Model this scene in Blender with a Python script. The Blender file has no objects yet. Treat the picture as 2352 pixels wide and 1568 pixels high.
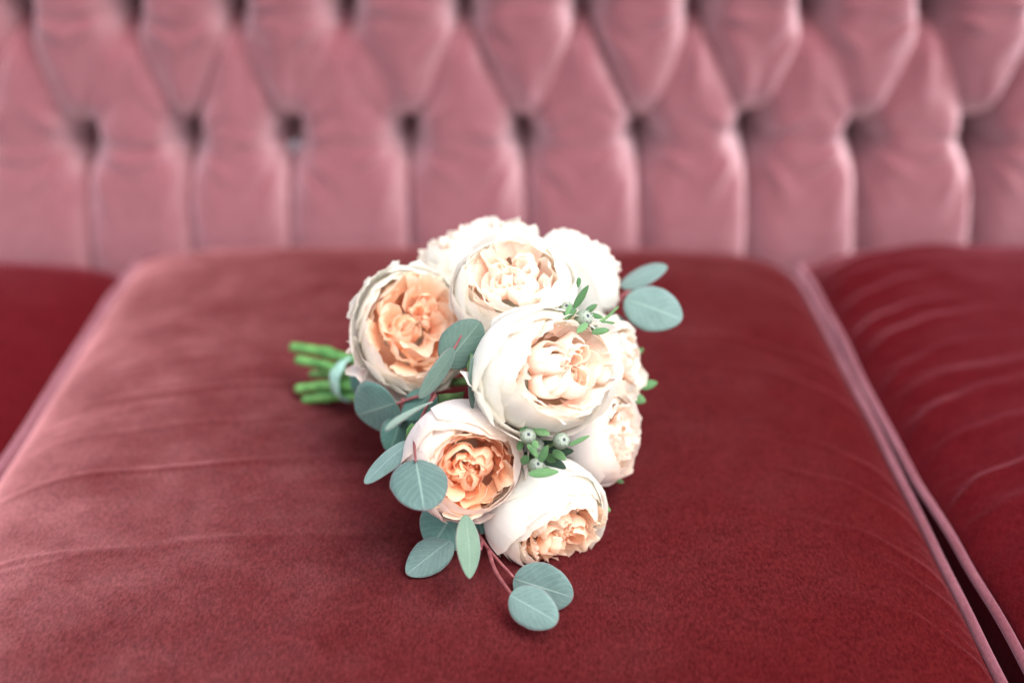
import bpy, math, random
import numpy as np
from mathutils import Vector, Matrix, noise

random.seed(7)
S = bpy.context.scene
COL = S.collection
PI = math.pi
R_ = math.radians

# ------------------------------------------------------------------ camera
PW, PH = 2352.0, 1568.0                     # photograph measured at this size
LENS, SENSOR = 50.0, 36.0
F = LENS / SENSOR * PW
PITCH, YAW = R_(24.7), R_(0.24)
CAM = Vector((0.0, 0.0, 0.485))
FWD = Vector((math.sin(YAW) * math.cos(PITCH), math.cos(YAW) * math.cos(PITCH), -math.sin(PITCH)))
RIGHT = FWD.cross(Vector((0, 0, 1))).normalized()
UP = RIGHT.cross(FWD).normalized()
TOW = -FWD
cam = bpy.data.cameras.new('camera')
cam.lens, cam.sensor_width = LENS, SENSOR
cam.clip_start, cam.clip_end = 0.01, 100
cam.dof.use_dof = True
cam.dof.focus_distance = 0.785
cam.dof.aperture_fstop = 2.5
co = bpy.data.objects.new('camera', cam)
m3 = Matrix((RIGHT, UP, TOW)).transposed()
co.matrix_world = Matrix.Translation(CAM) @ m3.to_4x4()
COL.objects.link(co)
S.camera = co


def at(px, py, d):
    return CAM + d * (FWD + (px - PW / 2) / F * RIGHT - (py - PH / 2) / F * UP)


def cdir(a, b, c):
    return (a * RIGHT + b * UP + c * TOW).normalized()


# ------------------------------------------------------------------ light: bright overcast day
SUN_EL, SUN_AZ = R_(58), R_(138)            # azimuth clockwise from +Y
w = bpy.data.worlds.new('World')
S.world = w
w.use_nodes = True
nt = w.node_tree
bg = nt.nodes['Background']
sky = nt.nodes.new('ShaderNodeTexSky')
sky.sky_type = 'NISHITA'
sky.sun_disc = False
sky.sun_elevation, sky.sun_rotation = SUN_EL, SUN_AZ
sky.air_density, sky.dust_density, sky.ozone_density = 1.0, 3.0, 1.0
hs = nt.nodes.new('ShaderNodeHueSaturation')  # cloud cover: the sky light is nearly white
hs.inputs['Saturation'].default_value = 0.30
nt.links.new(sky.outputs[0], hs.inputs['Color'])
nt.links.new(hs.outputs[0], bg.inputs['Color'])
bg.inputs['Strength'].default_value = 0.15
sun = bpy.data.lights.new('sun', 'SUN')
sun.energy, sun.angle, sun.color = 1.0, R_(40), (1.0, 0.99, 0.97)
so = bpy.data.objects.new('sun', sun)
sd = Vector((math.sin(SUN_AZ) * math.cos(SUN_EL), math.cos(SUN_AZ) * math.cos(SUN_EL), math.sin(SUN_EL)))
so.rotation_euler = sd.to_track_quat('Z', 'Y').to_euler()
so.location = sd * 3
COL.objects.link(so)
S.view_settings.view_transform = 'Standard'
S.view_settings.look = 'None'
S.view_settings.exposure = 1.52
S.cycles.diffuse_bounces = 10
S.cycles.max_bounces = 14
S.view_settings.gamma = 1.0


# ------------------------------------------------------------------ helpers
def obj(name, verts, faces, mat, parent=None, loc=None, rot=None, smooth=True, uv=None):
    me = bpy.data.meshes.new(name)
    me.from_pydata([tuple(v) for v in verts], [], faces)
    if smooth:
        me.polygons.foreach_set('use_smooth', [True] * len(me.polygons))
    if uv is not None:
        lay = me.uv_layers.new(name='UVMap')
        li = np.zeros(len(me.loops), dtype=np.int32)
        me.loops.foreach_get('vertex_index', li)
        lay.data.foreach_set('uv', np.asarray(uv, dtype=np.float32)[li].ravel())
    for m in (mat if isinstance(mat, list) else [mat]):
        me.materials.append(m)
    me.update()
    o = bpy.data.objects.new(name, me)
    COL.objects.link(o)
    if parent:
        o.parent = parent
    if rot is not None:
        o.matrix_local = Matrix.Translation(loc or (0, 0, 0)) @ rot.to_4x4()
    elif loc is not None:
        o.location = loc
    return o


def tag(o, label=None, cat=None, group=None, kind=None):
    for k, v in (('label', label), ('category', cat), ('group', group), ('kind', kind)):
        if v:
            o[k] = v
    return o


def grid_faces(nu, nv, wrap=False, off=0):
    f = []
    for j in range(nv - 1):
        for i in range(nu if wrap else nu - 1):
            a = j * nu + i
            b = j * nu + (i + 1) % nu
            f.append((off + a, off + b, off + b + nu, off + a + nu))
    return f


def catmull(pts, n=8):
    P = [Vector(p) for p in pts]
    P = [2 * P[0] - P[1]] + P + [2 * P[-1] - P[-2]]
    out = []
    for i in range(1, len(P) - 2):
        a, b, c, d = P[i - 1:i + 3]
        for k in range(n):
            t = k / n
            out.append(0.5 * ((2 * b) + (c - a) * t + (2 * a - 5 * b + 4 * c - d) * t * t + (3 * b - a - 3 * c + d) * t ** 3))
    out.append(P[-2])
    return out


def tube(pts, rad, nseg=8, closed=False, caps=True):
    """verts, faces, uv of a tube; rad is a number or a list"""
    n = len(pts)
    rr = rad if isinstance(rad, (list, tuple)) else [rad] * n
    V, uv = [], []
    prev = None
    for i in range(n):
        if closed:
            t = (pts[(i + 1) % n] - pts[i - 1]).normalized()
        else:
            t = (pts[min(i + 1, n - 1)] - pts[max(i - 1, 0)]).normalized()
        if prev is None:
            prev = t.orthogonal().normalized()
        a = (prev - t * prev.dot(t)).normalized()
        prev = a
        b = t.cross(a)
        for k in range(nseg):
            an = 2 * PI * k / nseg
            V.append(pts[i] + rr[i] * (math.cos(an) * a + math.sin(an) * b))
            uv.append((k / nseg, i / (n - 1)))
    Fc = grid_faces(nseg, n, wrap=True)
    if closed:
        for k in range(nseg):
            a, b = (n - 1) * nseg + k, (n - 1) * nseg + (k + 1) % nseg
            Fc.append((a, b, (k + 1) % nseg, k))
    elif caps:
        Fc.append(tuple(range(nseg))[::-1])
        Fc.append(tuple((n - 1) * nseg + k for k in range(nseg)))
    return V, Fc, uv


class Mesh:
    def __init__(s):
        s.V, s.F, s.uv = [], [], []

    def add(s, V, Fc, uv=None):
        o = len(s.V)
        s.V += [Vector(v) for v in V]
        s.F += [tuple(i + o for i in f) for f in Fc]
        s.uv += list(uv) if uv is not None else [(0.5, 0.5)] * len(V)


# ------------------------------------------------------------------ materials
class NT:
    def __init__(s, name):
        s.m = bpy.data.materials.new(name)
        s.m.use_nodes = True
        s.t = s.m.node_tree
        s.t.nodes.clear()
        s.out = s.n('ShaderNodeOutputMaterial')

    def n(s, typ, **kw):
        nd = s.t.nodes.new(typ)
        for k, v in kw.items():
            setattr(nd, k, v)
        return nd

    def l(s, a, b):
        s.t.links.new(a, b)

    def ramp(s, fac, stops, interp='LINEAR'):
        r = s.n('ShaderNodeValToRGB')
        r.color_ramp.interpolation = interp
        e = r.color_ramp.elements
        while len(e) < len(stops):
            e.new(0.5)
        for el, (p, c) in zip(e, stops):
            el.position = p
            el.color = (*c, 1) if len(c) == 3 else c
        s.l(fac, r.inputs['Fac'])
        return r.outputs['Color']

    def noise(s, scale, detail=4, vec=None, rough=0.55):
        t = s.n('ShaderNodeTexNoise')
        t.inputs['Scale'].default_value = scale
        t.inputs['Detail'].default_value = detail
        t.inputs['Roughness'].default_value = rough
        if vec is not None:
            s.l(vec, t.inputs['Vector'])
        return t.outputs['Fac']

    def math(s, op, a, b=None, clamp=False):
        m = s.n('ShaderNodeMath', operation=op, use_clamp=clamp)
        for i, x in enumerate((a, b)):
            if x is None:
                continue
            if isinstance(x, (int, float)):
                m.inputs[i].default_value = x
            else:
                s.l(x, m.inputs[i])
        return m.outputs[0]

    def mix(s, fac, a, b, blend='MIX'):
        m = s.n('ShaderNodeMix', data_type='RGBA', blend_type=blend)
        for i, x in ((0, fac), (6, a), (7, b)):
            if isinstance(x, (int, float)):
                m.inputs[i].default_value = x
            elif isinstance(x, tuple):
                m.inputs[i].default_value = (*x, 1)
            else:
                s.l(x, m.inputs[i])
        return m.outputs[2]


def velvet(name, base, base2, sheen, tilt, srough=0.45, grain=0.5, patch=0.25, edge=0.6, erough=0.22):
    """velvet: dark pile body plus a microfibre sheen whose fibres lean along `tilt`"""
    k = NT(name)
    tc = k.n('ShaderNodeTexCoord')
    ob = tc.outputs['Object']
    mp = k.n('ShaderNodeMapping')
    mp.inputs['Scale'].default_value = (1.0, 0.42, 1.0)
    k.l(ob, mp.inputs['Vector'])
    fine = k.noise(640, 4, mp.outputs[0], 0.75)
    mid = k.noise(70, 5, ob, 0.62)
    big = k.noise(9, 4, ob)
    col = k.mix(k.math('MULTIPLY_ADD', mid, 0.6), base, base2)
    c1 = k.mix(k.ramp(k.math('ADD', k.math('MULTIPLY', fine, 0.80), k.math('MULTIPLY', mid, 0.20)), [(0.36, (0, 0, 0)), (0.64, (1, 1, 1))]), base, base2)
    dif = k.n('ShaderNodeBsdfDiffuse')
    k.l(c1, dif.inputs['Color'])
    dif.inputs['Roughness'].default_value = 0.6
    bp = k.n('ShaderNodeBump')
    bp.inputs['Strength'].default_value = 0.35 * grain
    bp.inputs['Distance'].default_value = 0.0012
    k.l(fine, bp.inputs['Height'])
    k.l(bp.outputs[0], dif.inputs['Normal'])
    # lean of the pile, disturbed where the nap has been brushed
    add = k.n('ShaderNodeVectorMath', operation='ADD')
    add.inputs[1].default_value = tilt
    k.l(bp.outputs[0], add.inputs[0])
    tex = k.n('ShaderNodeTexNoise')
    tex.inputs['Scale'].default_value = 24
    tex.inputs['Detail'].default_value = 5
    tex.inputs['Roughness'].default_value = 0.65
    k.l(ob, tex.inputs['Vector'])
    sub = k.n('ShaderNodeVectorMath', operation='SUBTRACT')
    sub.inputs[1].default_value = (0.5, 0.5, 0.5)
    k.l(tex.outputs['Color'], sub.inputs[0])
    sc = k.n('ShaderNodeVectorMath', operation='SCALE')
    sc.inputs['Scale'].default_value = patch * 2.2
    k.l(sub.outputs[0], sc.inputs[0])
    add2 = k.n('ShaderNodeVectorMath', operation='ADD')
    k.l(add.outputs[0], add2.inputs[0])
    k.l(sc.outputs[0], add2.inputs[1])
    nm = k.n('ShaderNodeVectorMath', operation='NORMALIZE')
    k.l(add2.outputs[0], nm.inputs[0])
    sh = k.n('ShaderNodeBsdfSheen')
    sh.inputs['Roughness'].default_value = srough
    k.l(nm.outputs[0], sh.inputs['Normal'])
    g = k.ramp(k.math('ADD', k.math('MULTIPLY', fine, 0.55), k.math('MULTIPLY', big, 0.45)), [(0.33, (1 - grain,) * 3), (0.62, (1, 1, 1))])
    sc2 = k.mix(1.0, sheen, g, 'MULTIPLY')
    k.l(sc2, sh.inputs['Color'])
    ad = k.n('ShaderNodeAddShader')
    k.l(dif.outputs[0], ad.inputs[0])
    k.l(sh.outputs[0], ad.inputs[1])
    sh2 = k.n('ShaderNodeBsdfSheen')            # upright fibres catch light along every rounded edge
    sh2.inputs['Roughness'].default_value = erough
    k.l(bp.outputs[0], sh2.inputs['Normal'])
    k.l(k.mix(1.0, sc2, (edge, edge, edge), 'MULTIPLY'), sh2.inputs['Color'])
    ad2 = k.n('ShaderNodeAddShader')
    k.l(ad.outputs[0], ad2.inputs[0])
    k.l(sh2.outputs[0], ad2.inputs[1])
    k.l(ad2.outputs[0], k.out.inputs['Surface'])
    return k.m


def petal_mat(name, stops, trans=0.28, tcol=(0.98, 0.78, 0.58), vein=0.12):
    """petal pigment runs from claw (v=0) to rim (v=1)"""
    k = NT(name)
    uvn = k.n('ShaderNodeUVMap')
    sep = k.n('ShaderNodeSeparateXYZ')
    k.l(uvn.outputs[0], sep.inputs[0])
    tc = k.n('ShaderNodeTexCoord')
    nz = k.noise(55, 4, tc.outputs['Object'])
    v = k.math('ADD', sep.outputs[1], k.math('MULTIPLY', k.math('SUBTRACT', nz, 0.5), 0.22))
    col = k.ramp(v, stops)
    mp = k.n('ShaderNodeMapping')
    mp.inputs['Scale'].default_value = (38, 3.0, 1)
    k.l(uvn.outputs[0], mp.inputs['Vector'])
    vn = k.noise(1.0, 4, mp.outputs[0], 0.6)
    col = k.mix(k.math('MULTIPLY', k.ramp(vn, [(0.45, (0, 0, 0)), (0.75, (1, 1, 1))]), vein), col, (0.93, 0.68, 0.5))
    # a few bruised, yellowing spots near the rims
    sp = k.ramp(k.noise(120, 2, tc.outputs['Object']), [(0.69, (0, 0, 0)), (0.75, (1, 1, 1))])
    rimm = k.ramp(sep.outputs[1], [(0.55, (0, 0, 0)), (0.95, (1, 1, 1))])
    col = k.mix(k.math('MULTIPLY', k.math('MULTIPLY', sp, rimm), 0.55), col, (0.72, 0.56, 0.25))
    pr = k.n('ShaderNodeBsdfPrincipled')
    k.l(col, pr.inputs['Base Color'])
    pr.inputs['Roughness'].default_value = 0.62
    pr.inputs['Specular IOR Level'].default_value = 0.25
    pr.inputs['Sheen Weight'].default_value = 0.15
    bp = k.n('ShaderNodeBump')
    bp.inputs['Strength'].default_value = 0.2
    bp.inputs['Distance'].default_value = 0.0012
    k.l(vn, bp.inputs['Height'])
    k.l(bp.outputs[0], pr.inputs['Normal'])
    tr = k.n('ShaderNodeBsdfTranslucent')
    k.l(k.mix(0.5, col, tcol), tr.inputs['Color'])
    ms = k.n('ShaderNodeMixShader')
    ms.inputs[0].default_value = trans
    k.l(pr.outputs[0], ms.inputs[1])
    k.l(tr.outputs[0], ms.inputs[2])
    k.l(ms.outputs[0], k.out.inputs['Surface'])
    return k.m


def leaf_mat(name, dark, light, vein, margin, rough=0.62, trans=0.12, veins=True):
    k = NT(name)
    uvn = k.n('ShaderNodeUVMap')
    sep = k.n('ShaderNodeSeparateXYZ')
    k.l(uvn.outputs[0], sep.inputs[0])
    tc = k.n('ShaderNodeTexCoord')
    oi = k.n('ShaderNodeObjectInfo')
    nz = k.noise(90, 5, tc.outputs['Object'], 0.65)
    sp = k.noise(1500, 2, tc.outputs['Object'])
    f = k.math('ADD', k.math('MULTIPLY', nz, 0.5), k.math('MULTIPLY', sp, 0.3))
    f = k.math('ADD', f, k.math('MULTIPLY', k.math('SUBTRACT', oi.outputs['Random'], 0.5), 0.36))
    col = k.ramp(f, [(0.22, dark), (0.62, light)])
    au = k.math('ABSOLUTE', k.math('SUBTRACT', sep.outputs[0], 0.5))     # 0 midrib .. 0.5 margin
    mid = k.ramp(au, [(0.008, (1, 1, 1)), (0.03, (0, 0, 0))])
    if veins:
        mp = k.n('ShaderNodeCombineXYZ')
        k.l(k.math('ADD', sep.outputs[1], k.math('MULTIPLY', au, -0.75)), mp.inputs[0])
        k.l(k.math('MULTIPLY', au, 0.4), mp.inputs[1])
        wv = k.n('ShaderNodeTexWave')
        wv.inputs['Scale'].default_value = 2.4
        wv.inputs['Distortion'].default_value = 4.5
        wv.inputs['Detail'].default_value = 2
        wv.inputs['Detail Scale'].default_value = 2.0
        k.l(mp.outputs[0], wv.inputs['Vector'])
        sv = k.ramp(wv.outputs['Fac'], [(0.80, (0, 0, 0)), (1.0, (0.26, 0.26, 0.26))])
        mid = k.mix(1.0, mid, sv, 'LIGHTEN')
    col = k.mix(k.math('MULTIPLY', mid, 0.36), col, vein)
    mg = k.ramp(k.math('MAXIMUM', au, k.math('MULTIPLY', k.math('SUBTRACT', sep.outputs[1], 0.5), 1.0)), [(0.475, (0, 0, 0)), (0.497, (1, 1, 1))])
    col = k.mix(k.math('MULTIPLY', mg, 0.7), col, margin)
    pr = k.n('ShaderNodeBsdfPrincipled')
    k.l(col, pr.inputs['Base Color'])
    pr.inputs['Roughness'].default_value = rough
    pr.inputs['Specular IOR Level'].default_value = 0.3
    pr.inputs['Sheen Weight'].default_value = 0.25
    pr.inputs['Sheen Roughness'].default_value = 0.6
    pr.inputs['Sheen Tint'].default_value = (0.75, 1.0, 0.98, 1)
    bp = k.n('ShaderNodeBump')
    bp.inputs['Strength'].default_value = 0.3
    bp.inputs['Distance'].default_value = 0.0006
    k.l(mid, bp.inputs['Height'])
    k.l(bp.outputs[0], pr.inputs['Normal'])
    tr = k.n('ShaderNodeBsdfTranslucent')
    k.l(col, tr.inputs['Color'])
    ms = k.n('ShaderNodeMixShader')
    ms.inputs[0].default_value = trans
    k.l(pr.outputs[0], ms.inputs[1])
    k.l(tr.outputs[0], ms.inputs[2])
    k.l(ms.outputs[0], k.out.inputs['Surface'])
    return k.m


def plain(name, a, b, scale=60, rough=0.6, spec=0.4, stretch=(1, 1, 1), bump=0.2, metal=0):
    k = NT(name)
    tc = k.n('ShaderNodeTexCoord')
    mp = k.n('ShaderNodeMapping')
    mp.inputs['Scale'].default_value = stretch
    k.l(tc.outputs['Object'], mp.inputs['Vector'])
    nz = k.noise(scale, 4, mp.outputs[0], 0.6)
    pr = k.n('ShaderNodeBsdfPrincipled')
    k.l(k.ramp(nz, [(0.3, a), (0.7, b)]), pr.inputs['Base Color'])
    pr.inputs['Roughness'].default_value = rough
    pr.inputs['Specular IOR Level'].default_value = spec
    pr.inputs['Metallic'].default_value = metal
    bp = k.n('ShaderNodeBump')
    bp.inputs['Strength'].default_value = bump
    bp.inputs['Distance'].default_value = 0.0005
    k.l(nz, bp.inputs['Height'])
    k.l(bp.outputs[0], pr.inputs['Normal'])
    k.l(pr.outputs[0], k.out.inputs['Surface'])
    return k.m


M_back = velvet('velvet_backrest', (0.150, 0.038, 0.048), (0.225, 0.078, 0.094), (0.80, 0.63, 0.67), (0.0, 0.0, -0.6), 0.55, 0.32, 0.42, 0.06, 0.3)
M_mid = velvet('velvet_middle_cushion', (0.030, 0.0013, 0.0021), (0.072, 0.0055, 0.0064), (0.85, 0.41, 0.435), (-1.2, -0.57, 0.0), 0.39, 0.62, 0.30, 0.6, 0.2)
M_side = velvet('velvet_side_cushion', (0.042, 0.0020, 0.0034), (0.078, 0.0052, 0.0076), (0.82, 0.36, 0.43), (0.35, -0.5, 0.0), 0.36, 0.5, 0.25, 0.8, 0.24)
M_pipe = velvet('velvet_piping', (0.075, 0.012, 0.018), (0.12, 0.03, 0.038), (0.38, 0.22, 0.26), (0.0, 0.25, 0.0), 0.5, 0.3, 0.2, 0.45, 0.3)

CREAM = (0.86, 0.84, 0.74)
M_outer = petal_mat('petal_cream', [(0.0, (0.74, 0.76, 0.62)), (0.28, (0.85, 0.86, 0.82)), (0.75, (0.87, 0.88, 0.85)), (0.93, (0.88, 0.87, 0.82)), (1.0, (0.87, 0.82, 0.71))], 0.48, (0.95, 0.89, 0.82), 0.05)
M_blush = petal_mat('petal_blush', [(0.0, (0.70, 0.70, 0.50)), (0.28, (0.86, 0.79, 0.78)), (0.75, (0.87, 0.83, 0.82)), (0.93, (0.88, 0.81, 0.77)), (1.0, (0.87, 0.75, 0.64))], 0.42, (0.95, 0.83, 0.75), 0.05)
M_peachmid = petal_mat('petal_peach', [(0.0, (0.97, 0.60, 0.40)), (0.55, (0.96, 0.73, 0.55)), (0.85, (0.93, 0.82, 0.70)), (1.0, (0.89, 0.83, 0.74))], 0.4)
M_palemid = petal_mat('petal_pale_peach', [(0.0, (0.95, 0.79, 0.68)), (0.5, (0.94, 0.85, 0.77)), (0.8, (0.91, 0.87, 0.81)), (1.0, (0.90, 0.87, 0.82))], 0.5)
M_peachheart = petal_mat('heart_peach', [(0.0, (0.98, 0.50, 0.30)), (0.5, (0.98, 0.66, 0.45)), (0.82, (0.97, 0.76, 0.58)), (1.0, (0.96, 0.84, 0.71))], 0.5)
M_paleheart = petal_mat('heart_pale', [(0.0, (0.97, 0.60, 0.46)), (0.5, (0.96, 0.76, 0.64)), (0.8, (0.94, 0.86, 0.78)), (1.0, (0.92, 0.89, 0.84))], 0.5)
M_apricot = petal_mat('heart_apricot', [(0.0, (0.96, 0.42, 0.21)), (0.55, (0.97, 0.56, 0.34)), (0.85, (0.96, 0.67, 0.46)), (1.0, (0.95, 0.78, 0.62))], 0.45)
M_leaf = leaf_mat('eucalyptus_leaf', (0.062, 0.112, 0.102), (0.15, 0.235, 0.215), (0.34, 0.47, 0.40), (0.20, 0.12, 0.14))
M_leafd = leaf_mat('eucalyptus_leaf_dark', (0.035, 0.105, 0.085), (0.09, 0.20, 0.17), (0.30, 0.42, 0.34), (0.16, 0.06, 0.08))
M_sage = leaf_mat('eucalyptus_leaf_sage', (0.12, 0.19, 0.13), (0.20, 0.28, 0.21), (0.27, 0.34, 0.25), (0.20, 0.10, 0.12), veins=False)
M_grey = leaf_mat('eucalyptus_leaf_grey', (0.06, 0.11, 0.085), (0.125, 0.195, 0.155), (0.22, 0.29, 0.23), (0.16, 0.07, 0.09))
M_twigleaf = leaf_mat('narrow_leaf', (0.05, 0.14, 0.04), (0.12, 0.25, 0.09), (0.22, 0.36, 0.18), (0.30, 0.10, 0.05), veins=False)
M_shade = leaf_mat('gap_shade_leaf', (0.012, 0.035, 0.014), (0.03, 0.07, 0.03), (0.05, 0.10, 0.05), (0.06, 0.05, 0.02), veins=False)  # near-black green: shade of the pod gap painted into the leaf colour
M_redstem = plain('red_twig', (0.14, 0.026, 0.035), (0.24, 0.075, 0.075), 200, 0.5)
M_green = plain('rose_stem', (0.018, 0.12, 0.018), (0.16, 0.40, 0.11), 70, 0.45, 0.5, (1, 1, 1))
M_calyx = plain('calyx', (0.06, 0.16, 0.05), (0.16, 0.28, 0.10), 90, 0.6)
M_cut = plain('cut_stem_end', (0.35, 0.45, 0.25), (0.5, 0.55, 0.36), 300, 0.7)
M_ribbon = plain('satin_ribbon', (0.22, 0.42, 0.35), (0.33, 0.54, 0.46), 60, 0.35, 0.6, (1, 1, 8))
M_frame = plain('seat_deck_cloth', (0.02, 0.012, 0.012), (0.035, 0.02, 0.02), 300, 0.9)
M_lint = plain('lint', (0.30, 0.15, 0.15), (0.38, 0.22, 0.21), 300, 0.8)
M_metal = plain('worn_button_metal', (0.42, 0.42, 0.48), (0.6, 0.6, 0.66), 200, 0.4, 0.5, metal=0.3)


def berry_mat():
    k = NT('grey_green_pod')
    uvn = k.n('ShaderNodeUVMap')
    sep = k.n('ShaderNodeSeparateXYZ')
    k.l(uvn.outputs[0], sep.inputs[0])
    tc = k.n('ShaderNodeTexCoord')
    nz = k.noise(900, 3, tc.outputs['Object'], 0.7)
    v = k.math('ADD', sep.outputs[1], k.math('MULTIPLY', k.math('SUBTRACT', nz, 0.5), 0.12))
    col = k.ramp(v, [(0.0, (0.10, 0.20, 0.06)), (0.4, (0.15, 0.21, 0.12)), (0.72, (0.19, 0.23, 0.17)), (0.93, (0.26, 0.29, 0.24)), (0.965, (0.03, 0.03, 0.05))])
    pr = k.n('ShaderNodeBsdfPrincipled')
    k.l(col, pr.inputs['Base Color'])
    pr.inputs['Roughness'].default_value = 0.75
    bp = k.n('ShaderNodeBump')
    bp.inputs['Strength'].default_value = 0.5
    bp.inputs['Distance'].default_value = 0.0004
    k.l(nz, bp.inputs['Height'])
    k.l(bp.outputs[0], pr.inputs['Normal'])
    k.l(pr.outputs[0], k.out.inputs['Surface'])
    return k.m


M_berry = berry_mat()


# ------------------------------------------------------------------ sofa: buttoned back and deck
LEAN = math.tan(R_(5))
YB = 1.262                                   # face of the padding at seat level


def on_back(px, py, extra=0.03):
    d = (FWD + (px - PW / 2) / F * RIGHT - (py - PH / 2) / F * UP)
    # Y = YB + extra + LEAN*z
    t = (YB + extra + LEAN * CAM.z) / (d.y - LEAN * d.z)
    p = CAM + d * t
    return p.x, p.z


row1 = [on_back(x, y) for x, y in ((195, 322), (435, 318), (665, 318), (938, 312), (1205, 315), (1470, 310), (1718, 302), (1968, 312), (2232, 318))]
row2 = [on_back(x, y) for x, y in ((45, 18), (290, 18), (535, 15), (790, 14), (1065, 12), (1340, 10), (1600, 8), (1865, 8), (2140, 10))]
SP = (row1[-1][0] - row1[0][0]) / 8


def extend(row, n=4):
    z0, z1 = row[0][1], row[-1][1]
    return [(row[0][0] - SP * k, z0) for k in range(n, 0, -1)] + row + [(row[-1][0] + SP * k, z1) for k in range(1, n + 1)]


row1, row2 = extend(row1), extend(row2)
DZ = np.mean([p[1] for p in row2]) - np.mean([p[1] for p in row1])
row3 = [(x, z + 2 * DZ) for x, z in row1]
rng0 = random.Random(2)
segs = []                                    # (ax, az, bx, bz, strength)
for i, a in enumerate(row2):                 # row2[i] lies left of row1[i]
    for j in (i - 1, i):
        if 0 <= j < len(row1):
            segs.append((*a, *row1[j], rng0.uniform(.40, .58)))
            segs.append((*a, *row3[j], rng0.uniform(.40, .58)))
for a in row1:
    segs.append((a[0], a[1], a[0] + 0.004, -0.2, 0.8))
for a in row2:
    segs.append((a[0], a[1], a[0] + rng0.uniform(-.004, .004), a[1] - rng0.uniform(.028, .045), 0.29))
for a, b in zip(row1[:-1], row1[1:]):
    segs.append((*a, *b, 0.03))
gx = np.arange(-0.98, 0.981, 0.0038)
gz = np.arange(-0.16, 0.471, 0.0038)
X, Z = np.meshgrid(gx, gz)
rng = np.random.default_rng(3)
HP = 0.047
lev = np.ones_like(X)
for ax, az, bx, bz, st in segs:
    dx, dz = bx - ax, bz - az
    L2 = dx * dx + dz * dz
    t = np.clip(((X - ax) * dx + (Z - az) * dz) / L2, 0, 1)
    # the pleats bow a little, so the diamonds hang rounded at the bottom
    diag = 0.2 < st < 0.6
    L1 = math.sqrt(L2)
    if diag and az > bz:
        bow = rng0.uniform(0.001, 0.009) * 4 * t * (1 - t)
        d = np.hypot(X - ax - t * dx, Z - az - t * dz + bow)
    else:
        d = np.hypot(X - ax - t * dx, Z - az - t * dz)
    vertical = st > 0.5
    near = np.minimum(t, 1 - t) * math.sqrt(L2) if not vertical else t * math.sqrt(L2)
    if st == 0.29:
        near = t * math.sqrt(L2) + 0.006
    fac = st * (1 - t * (st == 0.29)) + (0.92 - st) * np.exp(-(near / 0.020) ** 2) if not vertical else 0.42 + 0.48 * np.exp(-(near / 0.06) ** 2)
    dm = 0.030 if vertical else (0.014 if st == 0.29 else rng0.uniform(0.032, 0.046))
    q = 1 - np.clip(d / dm, 0, 1)
    prof = np.sqrt(1 - q ** 2 + 1e-9) if vertical else 0.7 * np.sqrt(1 - q ** 2 + 1e-9) + 0.3 * (1 - q ** 1.6)
    sharp = 0.26 * np.exp(-(d / 0.0035) ** 2) if not vertical else 0.14 * np.exp(-(d / 0.004) ** 2)
    if st < 0.2:
        sharp = sharp * 0.2
    lev = np.minimum(lev, 1 - fac * (1 - prof) - sharp * (0.4 + fac))
Hf = HP * lev
for bx, bz in row1 + row2 + row3:
    r = np.hypot(X - bx, (Z - bz) * 0.60)
    an = np.arctan2(Z - bz, X - bx)
    Hf -= 0.050 * np.exp(-(r / rng0.uniform(0.0135, 0.0158)) ** 2.2)
    ph = rng.uniform(0, 6.28, 3)
    wr = np.cos(9 * an + ph[0]) + 0.8 * np.cos(14 * an + ph[1])       # gathers radiating from the button
    Hf += 0.0019 * wr * np.exp(-((r - 0.028) / 0.020) ** 2)
zn = np.array([[noise.noise(Vector((x * 14, z * 14, 1.7))) for x in gx[::4]] for z in gz[::4]])
zn = np.kron(zn, np.ones((4, 4)))[:len(gz), :len(gx)]
for _ in range(6):
    zn = (zn + np.roll(zn, 1, 0) + np.roll(zn, -1, 0) + np.roll(zn, 1, 1) + np.roll(zn, -1, 1)) / 5
Hf += 0.003 * zn
Hf += 0.010 * np.exp(-((Z - 0.0) / 0.07) ** 2)
Yf = YB + HP + LEAN * Z - Hf
nx, nz_ = len(gx), len(gz)
Vb = np.stack([X.ravel(), Yf.ravel(), Z.ravel()], 1).tolist()
Fb = grid_faces(nx, nz_)
Fb = [f[::-1] for f in Fb] if False else Fb
sofa = bpy.data.objects.new('sofa', None)
sofa.location = (0, 1.3, -0.45)
COL.objects.link(sofa)
tag(sofa, 'vintage sofa with a pink buttoned velvet back rising behind the red seat cushions', 'sofa')
SO = Vector(sofa.location)


def rel(V, o):
    return [Vector(v) - o for v in V]


# close the padding round the back so it is a solid body
n0 = len(Vb)
rim = [j * nx for j in range(nz_)] + [(nz_ - 1) * nx + i for i in range(1, nx)] + [j * nx + nx - 1 for j in range(nz_ - 2, -1, -1)] + [i for i in range(nx - 2, 0, -1)]
for i in rim:
    x, y, z = Vb[i]
    Vb.append((x, YB + 0.16 + LEAN * z, z))
nr = len(rim)
for i in range(nr):
    j = (i + 1) % nr
    Fb.append((rim[i], n0 + i, n0 + j, rim[j]))
Fb.append(tuple(range(n0, n0 + nr)))
obj('backrest', rel(Vb, SO), Fb, M_back, sofa)


def button_mesh(r=0.0085, h=0.0045):
    prof = [(0.0, h), (r * 0.35, h * 0.95), (r * 0.7, h * 0.7), (r * 0.95, h * 0.2), (r, -h * 0.3), (r * 0.8, -h)]
    V, n = [], 12
    for pr, ph in prof:
        for k in range(n):
            an = 2 * PI * k / n
            V.append((pr * math.cos(an), -ph, pr * math.sin(an)))
    Fc = grid_faces(n, len(prof), True)
    return V, Fc


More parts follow.
